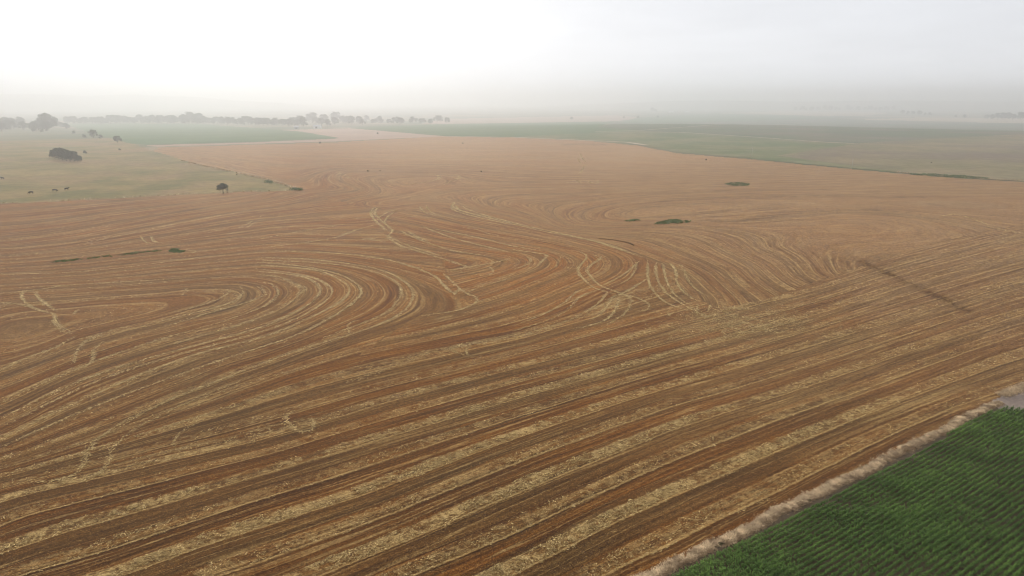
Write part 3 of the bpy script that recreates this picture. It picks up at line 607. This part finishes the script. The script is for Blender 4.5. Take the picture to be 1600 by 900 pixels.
# ------------------------------------------------------------------ weeds left in the field
def leaf_cloud(P, size, m, name):
    """small randomly turned leaf faces at points P"""
    n = len(P); a = rng.normal(size=(n, 3)); a /= np.linalg.norm(a, axis=1)[:, None]; b = np.cross(a, rng.normal(size=(n, 3))); b /= np.linalg.norm(b, axis=1)[:, None]
    s_ = (size * rng.uniform(.55, 1.25, n))[:, None]; a = a * s_; b = b * s_ * .6
    V = np.stack([P - a, P - b * .9, P + a * .8, P + b], 1).reshape(-1, 3); Q = np.arange(n)[:, None] * 4 + np.arange(4)
    tone = np.clip(rng.normal(.45, .25, n), 0, 1)
    return mesh_np(name, V, Q, m, False, dict(tone=np.repeat(tone, 4)))

def weed_strip(name, poly, n, hmax, label, cat='weeds', size=.35, jit=.7, gap=.55):
    p = np.array(poly, float).reshape(-1, 2); x0, y0 = p.min(0); x1, y1 = p.max(0)
    q = np.stack([rng.uniform(x0, x1, n * 6), rng.uniform(y0, y1, n * 6)], 1); q = q[inside(p, q[:, 0], q[:, 1])][:n]
    g_ = un(q[:, 0], q[:, 1]); g_[:, :2] += rng.normal(0, jit, (len(g_), 2)); g_ = g_[(vnoise(g_[:, 0], g_[:, 1], 2.2, 43) + .6 * vnoise(g_[:, 0], g_[:, 1], .8, 44)) > gap]; c0 = g_.mean(0)
    hh = .9 * hmax * np.clip(vnoise(g_[:, 0], g_[:, 1], 3, 41) * 1.3, .2, 1); g_[:, 2] += hh * rng.random(len(g_)) ** .7
    o = leaf_cloud(g_ - [c0[0], c0[1], 0], size, M_WEED, name); o.location = (c0[0], c0[1], 0)
    return tag(o, label, cat)
weed_strip('weed_patch', (1133,287.5, 1140,285.5, 1160,285.5, 1170,287.5, 1168,290.5, 1150,291, 1136,289.5), 1500, .7, 'low oval patch of green weeds alone in the pale stubble near the far edge')
weed_strip('weed_patch', (1022,350.5, 1035,347, 1050,343.5, 1062,344, 1078,347, 1070,349, 1045,350.5), 1500, .7, 'wedge of bright green weeds on the terrace line in mid field', jit=.3)
weed_strip('weed_patch', (977,345.5, 987,343.5, 1000,343.5, 985,346), 220, .4, 'small grey green weed tuft left of the green weed wedge')
weed_strip('weed_patch', (264,392, 270,389.5, 280,389.5, 278,391.5, 289,392.5, 284,395, 270,394.5), 700, .45, 'bright green weed clump at the right end of the weedy line', jit=.2)
weed_strip('weed_patch', (82,410.3, 85,408.7, 160,400.6, 200,396.2, 248,391.4, 249,392.6, 200,397.8, 150,403.2, 110,408), 1500, .4, 'long thin line of weeds across the left of the stubble', size=.3, gap=.5, jit=.5)
weed_strip('weed_patch', (1418,272.5, 1440,271.5, 1480,273.5, 1525,276.5, 1545,279.5, 1480,277.5, 1440,274.6), 3000, 1.0, 'dark green weedy ditch along the right edge of the stubble', size=.5, gap=.7)
weed_strip('weed_patch', (455,297.5, 458,293.5, 470,294.5, 472,298), 700, 1.2, 'dark weed clump at the tip of the pasture fence line')
weed_strip('weed_patch', (413,286, 418,282.5, 426,284, 425,287), 400, 1.2, 'dark tuft of brush midway on the pale fence line')

# ------------------------------------------------------------------ trees and bushes
def tube(bm, pts, rads, seg=7):
    rings = []
    for i, (p, rd) in enumerate(zip(pts, rads)):
        p = Vector(p); d_ = (Vector(pts[min(i + 1, len(pts) - 1)]) - Vector(pts[max(i - 1, 0)])).normalized()
        a_ = d_.orthogonal().normalized(); b_ = d_.cross(a_)
        rings.append([bm.verts.new(p + (a_ * math.cos(6.2832 * k / seg) + b_ * math.sin(6.2832 * k / seg)) * rd) for k in range(seg)])
    for i in range(len(rings) - 1):
        for k in range(seg): bm.faces.new((rings[i][k], rings[i][(k + 1) % seg], rings[i + 1][(k + 1) % seg], rings[i + 1][k]))
    bm.faces.new(rings[-1]); bm.faces.new(rings[0][::-1])

def bm_obj(name, bm, m, parent=None, smooth=True):
    bmesh.ops.recalc_face_normals(bm, faces=bm.faces)
    me = bpy.data.meshes.new(name); bm.to_mesh(me); bm.free(); me.materials.append(m)
    if smooth: me.polygons.foreach_set('use_smooth', np.ones(len(me.polygons), bool))
    o = bpy.data.objects.new(name, me); COL.objects.link(o); o.parent = parent; return o

def make_tree(name, h, wd, trunk_h, nblob, leaves, size, flat=.75, lean=0.):
    """unit tree: an Empty with trunk (limbs joined to it) and crown"""
    root = empty(name, (0, 0, 0))
    bm = bmesh.new(); tr = h * .035
    top = Vector((lean * h, 0, h * .72)); tube(bm, [(0, 0, -.3), (lean * h * .2, 0, trunk_h * .6), tuple(top * .6), tuple(top)], [tr * 1.5, tr, tr * .7, tr * .2])
    cen = []
    for i in range(nblob):
        a_ = rng.uniform(0, 6.28); rd = wd * .5 * math.sqrt(rng.random()) * .78; zz = trunk_h + (h - trunk_h) * rng.uniform(.18, .86)
        rd *= math.sqrt(max(.04, 1 - (((zz - trunk_h) / (h - trunk_h) - .30) / .62) ** 2))
        cen.append((rd * math.cos(a_) + lean * zz, rd * math.sin(a_), zz, rng.uniform(.13, .25) * min(wd, h - trunk_h)))
    for c_ in cen[:9]:
        b0 = top * rng.uniform(.4, .8); tube(bm, [tuple(b0), tuple((b0 + Vector(c_[:3])) / 2 + Vector((0, 0, .2))), c_[:3]], [tr * .5, tr * .3, tr * .08], 5)
    bm_obj('trunk', bm, M_BARK, root)
    C = np.array(cen); i = rng.integers(0, len(C), leaves); v = rng.normal(size=(leaves, 3)); v /= np.linalg.norm(v, axis=1)[:, None]
    v *= (rng.random(leaves) ** .4)[:, None]; v[:, 2] *= flat
    P = C[i, :3] + v * C[i, 3:4]; P[:, 2] = np.maximum(P[:, 2], trunk_h * .5)
    o = leaf_cloud(P, size, M_TREE, 'crown'); o.parent = root
    return root

def copy_tree(src, loc, rz, s, label, cat, group=None):
    r_ = src.copy(); COL.objects.link(r_); r_.location = loc; r_.rotation_euler = (0, 0, rz); r_.scale = s
    for ch in src.children:
        c_ = ch.copy(); COL.objects.link(c_); c_.parent = r_
    return tag(r_, label, cat, group)
used = set()
def put_tree(src, px, py, htpx, label, cat='tree', group=None, wide=1., base_h=10.):
    p = un(px, py); dist = float(np.hypot(p[0], p[1])); hm = htpx / F * dist; s = hm / base_h
    sc = (s * wide, s * wide, s)
    if src.name not in used:
        used.add(src.name); src.location = p; src.rotation_euler = (0, 0, random.uniform(0, 6.28)); src.scale = sc; return tag(src, label, cat, group)
    return copy_tree(src, p, random.uniform(0, 6.28), sc, label, cat, group)
tA = make_tree('broadleaf_tree', 10, 12, .4, 30, 2600, .42)
tB = make_tree('broadleaf_tree', 10, 9.5, .3, 26, 2400, .42)
tC = make_tree('broadleaf_tree', 10, 14, .8, 30, 2600, .45)
tS = make_tree('broadleaf_tree', 10, 12.5, 2.3, 50, 3600, .40, .7, .05)
bs = make_tree('shrub', 10, 16, .0, 22, 1500, .6, .8)
put_tree(tS, 349, 302.5, 15.5, 'small dark round tree standing alone at the pasture corner by the stubble')
# the thicket in the pasture
grp = 'bushy trees of the dark pasture thicket'; lab = 'dark bushy tree packed into the low thicket in the pasture'
for (a, b, hh) in [(82,246,12), (86,248,15), (92,249,17), (98,250.5,18), (104,251.5,17.5), (110,252,16), (116,252.5,14), (121,253,11), (125,253,8), (89,246,14), (101,249,17), (112,250,13)]:
    put_tree([tC, tB, tA][int(a) % 3], a, b, hh * random.uniform(.78, 1.12), lab, 'tree', grp, .8)
put_tree(bs, 133, 240, 4, 'low grey green bush just behind the dark thicket', 'shrub', None, 1.3)
put_tree(tA, 146, 215, 11, 'tall loose tree left of the green field corner')
put_tree(tB, 157, 217, 6, 'short bushy tree right of the taller loose tree by the green field')
put_tree(bs, 132, 215.5, 4.5, 'small bush left of the loose tall tree by the green field', 'shrub')
put_tree(bs, 115, 209, 4, 'small bush below the right end of the left woods', 'shrub')
put_tree(tC, 184, 223, 9, 'rounded tree at the near corner of the green field')
put_tree(bs, 187, 235, 2.5, 'tiny bush on the pasture below the rounded corner tree', 'shrub')
for k_, (a, b, hh, l) in enumerate([(500,224.5,3,'dark bush on the pale strip below the green field tip'), (575,268,2.2,'tiny dark bush at the left of the far terrace line'), (752,269,2.2,'tiny dark bush at the right of the far terrace line'), (594,267.5,1.5,'very small bush right of the left terrace bush'),
        (590,209.5,2.5,'dull bush in the bare pinkish field'), (723,224.5,1.6,'tiny bush near the far middle field edge'), (1103,250.5,2,'tiny brown bush inside the far right field edge'), (370,274,2,'little dark bush on the upper fence line'), (1455,255,1.6,'small bush alone on the dry right pasture')]):
    put_tree(bs, a, b, hh, l, 'shrub', None, 1.1)
# the creek woods: near block at the left, long line behind the green field
g1 = 'trees of the near woods at the left'; l1 = 'hazy tree in the dense woods block at the far left'
for i in range(26):
    a = rng.uniform(-60, 106); put_tree([tA, tB, tC][i % 3], a, 204.5 + rng.uniform(-6, 1.2) - max(0, a - 75) * .02, rng.uniform(10, 14) * (1 if a < 85 else .6), l1, 'tree', g1)
put_tree(tA, 74, 204, 23, 'tallest hazy tree rising above the woods at the left')
put_tree(tB, 52, 206, 5, 'small tree at the front edge of the left woods beside another'); put_tree(bs, 66, 206.5, 4, 'low shrub at the front edge of the left woods', 'shrub')
g2 = 'trees of the long line behind the green field'; l2 = 'hazy tree in the long tree line behind the green field'
for i, a in enumerate(np.arange(104, 470, 5.)):
    put_tree([tA, tB, tC][i % 3], a + rng.uniform(-3, 3), 193.6 + rng.uniform(-1.5, .5) + max(0, a - 280) * .02, (8.5 if a < 165 else 10.5) * rng.uniform(.75, 1.2) + (4 if 280 < a < 315 else 0), l2, 'tree', g2)
for i, a in enumerate(np.arange(462, 700, 6.5)):
    put_tree([tA, tC, tB][i % 3], a + rng.uniform(-4, 4), 195 - (a - 462) * .012 + rng.uniform(-4, 3) * (1 if a < 600 else .5), (13 if a < 560 else 9) * rng.uniform(.7, 1.2), 'hazy tree in the fading line beyond the bare pinkish field', 'tree', 'trees fading out beyond the bare field')
g3 = 'trees beyond the pale field at the right'; l3 = 'hazy tree in the clump beyond the pale field at far right'
for i, (a, b, hh) in enumerate([(1542,186,6), (1550,186.5,7), (1559,186.5,8), (1567,186.5,9), (1575,186.5,9), (1582,187,7), (1594,187,10), (1602,188,11), (1610,188,11), (1618,188,9)]):
    put_tree([tA, tB, tC][i % 3], a, b, hh, l3, 'tree', g3)
put_tree(tB, 1507, 184.5, 5, 'lone hazy tree between the two right hand tree groups'); put_tree(bs, 1493, 183, 2.5, 'small hazy shrub left of the lone far right tree', 'shrub')
g4 = 'trees of the thin row on the right skyline'; l4 = 'hazy tree in the thin row above the pale right field'
for i, (a, b, hh) in enumerate([(1410,178.5,6), (1418,179,5), (1426,179.5,5), (1436,180,6.5), (1445,180.5,4), (1453,180.5,4)]): put_tree([tA, tB, tC][i % 3], a, b, hh, l4, 'tree', g4)
put_tree(tA, 1019, 175, 7, 'hazy leaning tree left of the white far shed'); put_tree(tB, 1025, 175.5, 5, 'smaller hazy tree touching the far shed tree')
for a, b, hh in [(893,187,4), (975,185,3), (997,184.5,3), (1028,184,3)]: put_tree(bs, a, b, hh, 'faint shrub on the hazy middle skyline', 'shrub', 'faint shrubs on the middle skyline')
g5 = 'trees of the faint wood on the right horizon'
for i, a in enumerate(np.arange(1240, 1400, 9)): put_tree([tA, tC, tB][i % 3], a + rng.uniform(-4, 4), 173.5 + rng.uniform(-1, .5), rng.uniform(4, 8), 'faint tree in the hazy wood on the right horizon', 'tree', g5)

# ------------------------------------------------------------------ buildings far away
M_WHITE = blotchy('white_sheet_metal', [(.75, .75, .75), (.8, .8, .8)], .2, 1., .01, .1); M_GREYM = blotchy('grey_sheet_metal', [(.42, .43, .45), (.47, .48, .5)], .2, 1., .01, .1); M_DOOR = blotchy('dark_door', [(.12, .12, .13), (.14, .14, .14)], .5, 2, .01, .1)
def box_bm(bm, x0, x1, y0, y1, z0, z1):
    v = [bm.verts.new(p) for p in ((x0, y0, z0), (x1, y0, z0), (x1, y1, z0), (x0, y1, z0), (x0, y0, z1), (x1, y0, z1), (x1, y1, z1), (x0, y1, z1))]
    for f_ in ((0, 3, 2, 1), (4, 5, 6, 7), (0, 1, 5, 4), (1, 2, 6, 5), (2, 3, 7, 6), (3, 0, 4, 7)): bm.faces.new([v[i] for i in f_])
def shed(px, py, wd, dp, hh, rz, label, wallm, roofm):
    p = un(px, py); r_ = empty('shed', p, rz); tag(r_, label, 'shed')
    bm = bmesh.new(); box_bm(bm, -wd / 2, wd / 2, -dp / 2, dp / 2, -.5, hh)
    g_ = [bm.verts.new(q) for q in ((-wd / 2, -dp / 2, hh + .003), (-wd / 2, dp / 2, hh + .003), (-wd / 2, 0, hh + dp * .22), (wd / 2, -dp / 2, hh + .003), (wd / 2, dp / 2, hh + .003), (wd / 2, 0, hh + dp * .22))]
    bm.faces.new(g_[:3]); bm.faces.new(g_[3:][::-1]); bm_obj('wall', bm, wallm, r_, False)
    bm = bmesh.new(); o_ = .5
    for sgn in (-1, 1):
        a_ = [(-wd / 2 - o_, sgn * (dp / 2 + o_), hh - .1), (wd / 2 + o_, sgn * (dp / 2 + o_), hh - .1), (wd / 2 + o_, 0, hh + dp * .22 + .12), (-wd / 2 - o_, 0, hh + dp * .22 + .12)]
        lo = [bm.verts.new(q) for q in a_]; up = [bm.verts.new((q[0], q[1], q[2] + .12)) for q in a_]
        bm.faces.new(lo[::-1]); bm.faces.new(up)
        for i in range(4): bm.faces.new((lo[i], lo[(i + 1) % 4], up[(i + 1) % 4], up[i]))
    bm_obj('roof', bm, roofm, r_, False)
    bm = bmesh.new(); box_bm(bm, -2.2, 2.2, -dp / 2 - .08, -dp / 2 - .003, 0, min(hh * .8, 4)); bm_obj('door', bm, M_DOOR, r_, False)
shed(1049, 175.5, 34, 16, 6, .1, 'long white shed on the hazy middle horizon', M_WHITE, M_WHITE)
shed(1073, 175.8, 20, 12, 5, .1, 'smaller grey shed right of the long white far shed', M_GREYM, M_WHITE)
shed(496, 200.5, 16, 10, 5, -.2, 'pale shed standing in front of the hazy tree line', M_WHITE, M_GREYM)
shed(463, 201.5, 10, 8, 4, .3, 'small grey shed left of the pale shed by the tree line', M_GREYM, M_GREYM)
# two slim marker poles at the far right edge
M_POLE = blotchy('weathered_wood', [(.45, .42, .38), (.52, .5, .46)], 1., 5., .01, .3)
for px, py, hm, l in ((1174.5, 246, 9.5, 'pale slim pole at the edge of the green pasture strip'), (1331, 263, 7.5, 'pale slim pole by the dry pasture right of the other pole')):
    p = un(px, py); r_ = empty('utility_pole', p); tag(r_, l, 'pole')
    bm = bmesh.new(); tube(bm, [(0, 0, -.5), (0, 0, hm * .5), (0, 0, hm)], [.17, .14, .11], 10); bm_obj('post', bm, M_POLE, r_)
    bm = bmesh.new(); box_bm(bm, -.7, .7, -.06, .06, hm - .75, hm - .6); bm_obj('crossarm', bm, M_POLE, r_, False)

# ------------------------------------------------------------------ cattle
t = mat('black_hide', .6); t.put(t.b.inputs['Base Color'], t.mix(t.ss(t.noise(t.pos(), 3, 3), .4, .7), (.012, .011, .010), (.03, .022, .018))); M_COW = t.mat
def make_cow(name, graze):
    """one continuous skinned body: spine, neck, head, tail and four jointed legs"""
    v = []; e = []; rad = []
    def ad(p, r_, par=None):
        v.append(p); rad.append(r_)
        if par is not None: e.append((par, len(v) - 1))
        return len(v) - 1
    pel = ad((-.75, 0, 1.08), (.30, .30)); b1 = ad((-.3, 0, 1.02), (.36, .40), pel); b2 = ad((.2, 0, 1.0), (.35, .42), b1); sh = ad((.65, 0, 1.08), (.26, .34), b2)
    if graze: nk = ad((1.0, 0, .85), (.16, .22), sh); hd = ad((1.25, 0, .45), (.12, .15), nk); mz = ad((1.36, 0, .16), (.075, .09), hd)
    else: nk = ad((1.0, 0, 1.28), (.16, .22), sh); hd = ad((1.3, 0, 1.42), (.13, .15), nk); mz = ad((1.62, 0, 1.27), (.08, .09), hd)
    for s in (-1, 1): ad((v[hd][0] - .06, s * .22, v[hd][2] + .1), (.03, .05), hd)                       # ears
    t1 = ad((-1.06, 0, 1.12), (.05, .05), pel); t2 = ad((-1.14, 0, .75), (.03, .03), t1); ad((-1.12, 0, .42), (.05, .05), t2)
    for s in (-1, 1):
        k = random.uniform(-.1, .1)
        h1 = ad((-.78, s * .2, .82), (.17, .13), pel); h2 = ad((-.62 + k, s * .21, .62), (.11, .09), h1); h3 = ad((-.86 + k, s * .2, .38), (.065, .06), h2); ad((-.8 + k, s * .2, .03), (.055, .06), h3)
        f1 = ad((.6, s * .18, .78), (.13, .12), sh); f2 = ad((.62 - k, s * .19, .4), (.07, .065), f1); ad((.6 - k, s * .19, .03), (.055, .06), f2)
    me = bpy.data.meshes.new(name); me.from_pydata(v, e, []); o = bpy.data.objects.new(name, me); COL.objects.link(o)
    o.modifiers.new('skin', 'SKIN'); ss_ = o.modifiers.new('sub', 'SUBSURF'); ss_.levels = ss_.render_levels = 1
    for i, sv in enumerate(me.skin_vertices[0].data): sv.radius = rad[i]; sv.use_root = i == 0
    bpy.context.view_layer.update()
    m2 = bpy.data.meshes.new_from_object(o.evaluated_get(bpy.context.evaluated_depsgraph_get())); o.modifiers.clear(); o.data = m2; bpy.data.meshes.remove(me)
    m2.materials.clear(); m2.materials.append(M_COW); m2.polygons.foreach_set('use_smooth', np.ones(len(m2.polygons), bool))
    return o
for px, py, gz, rz, l in ((48.5, 303, True, 3.3, 'black cow grazing at the left of the three cattle in the pasture'), (86, 299.5, True, .25, 'black cow with lowered head in the middle of the three cattle'), (104.5, 297.5, False, -.1, 'black cow standing with raised head at the right of the three'), (4, 280.5, False, 3.0, 'black cow at the left picture edge, farther off than the three')):
    o = make_cow('cow', gz); o.location = un(px, py); o.rotation_euler = (0, 0, rz); o.scale = (1.2,) * 3; tag(o, l, 'cow', 'black cattle in the pasture')

# ------------------------------------------------------------------ morning haze
me = bpy.data.meshes.new('haze'); bm = bmesh.new(); box_bm(bm, -31000, 31000, -31000, 31000, -27., 142.); bm.to_mesh(me); bm.free()
hz = bpy.data.objects.new('haze', me); COL.objects.link(hz); tag(hz, kind='stuff')
m = bpy.data.materials.new('haze'); m.use_nodes = True; nt = m.node_tree; nt.nodes.clear()
ou = nt.nodes.new('ShaderNodeOutputMaterial'); pv = nt.nodes.new('ShaderNodeVolumePrincipled')
pv.inputs['Color'].default_value = (.988, .991, .997, 1); pv.inputs['Density'].default_value = HAZE_DENS; pv.inputs['Anisotropy'].default_value = .82
nt.links.new(pv.outputs[0], ou.inputs['Volume']); me.materials.append(m)
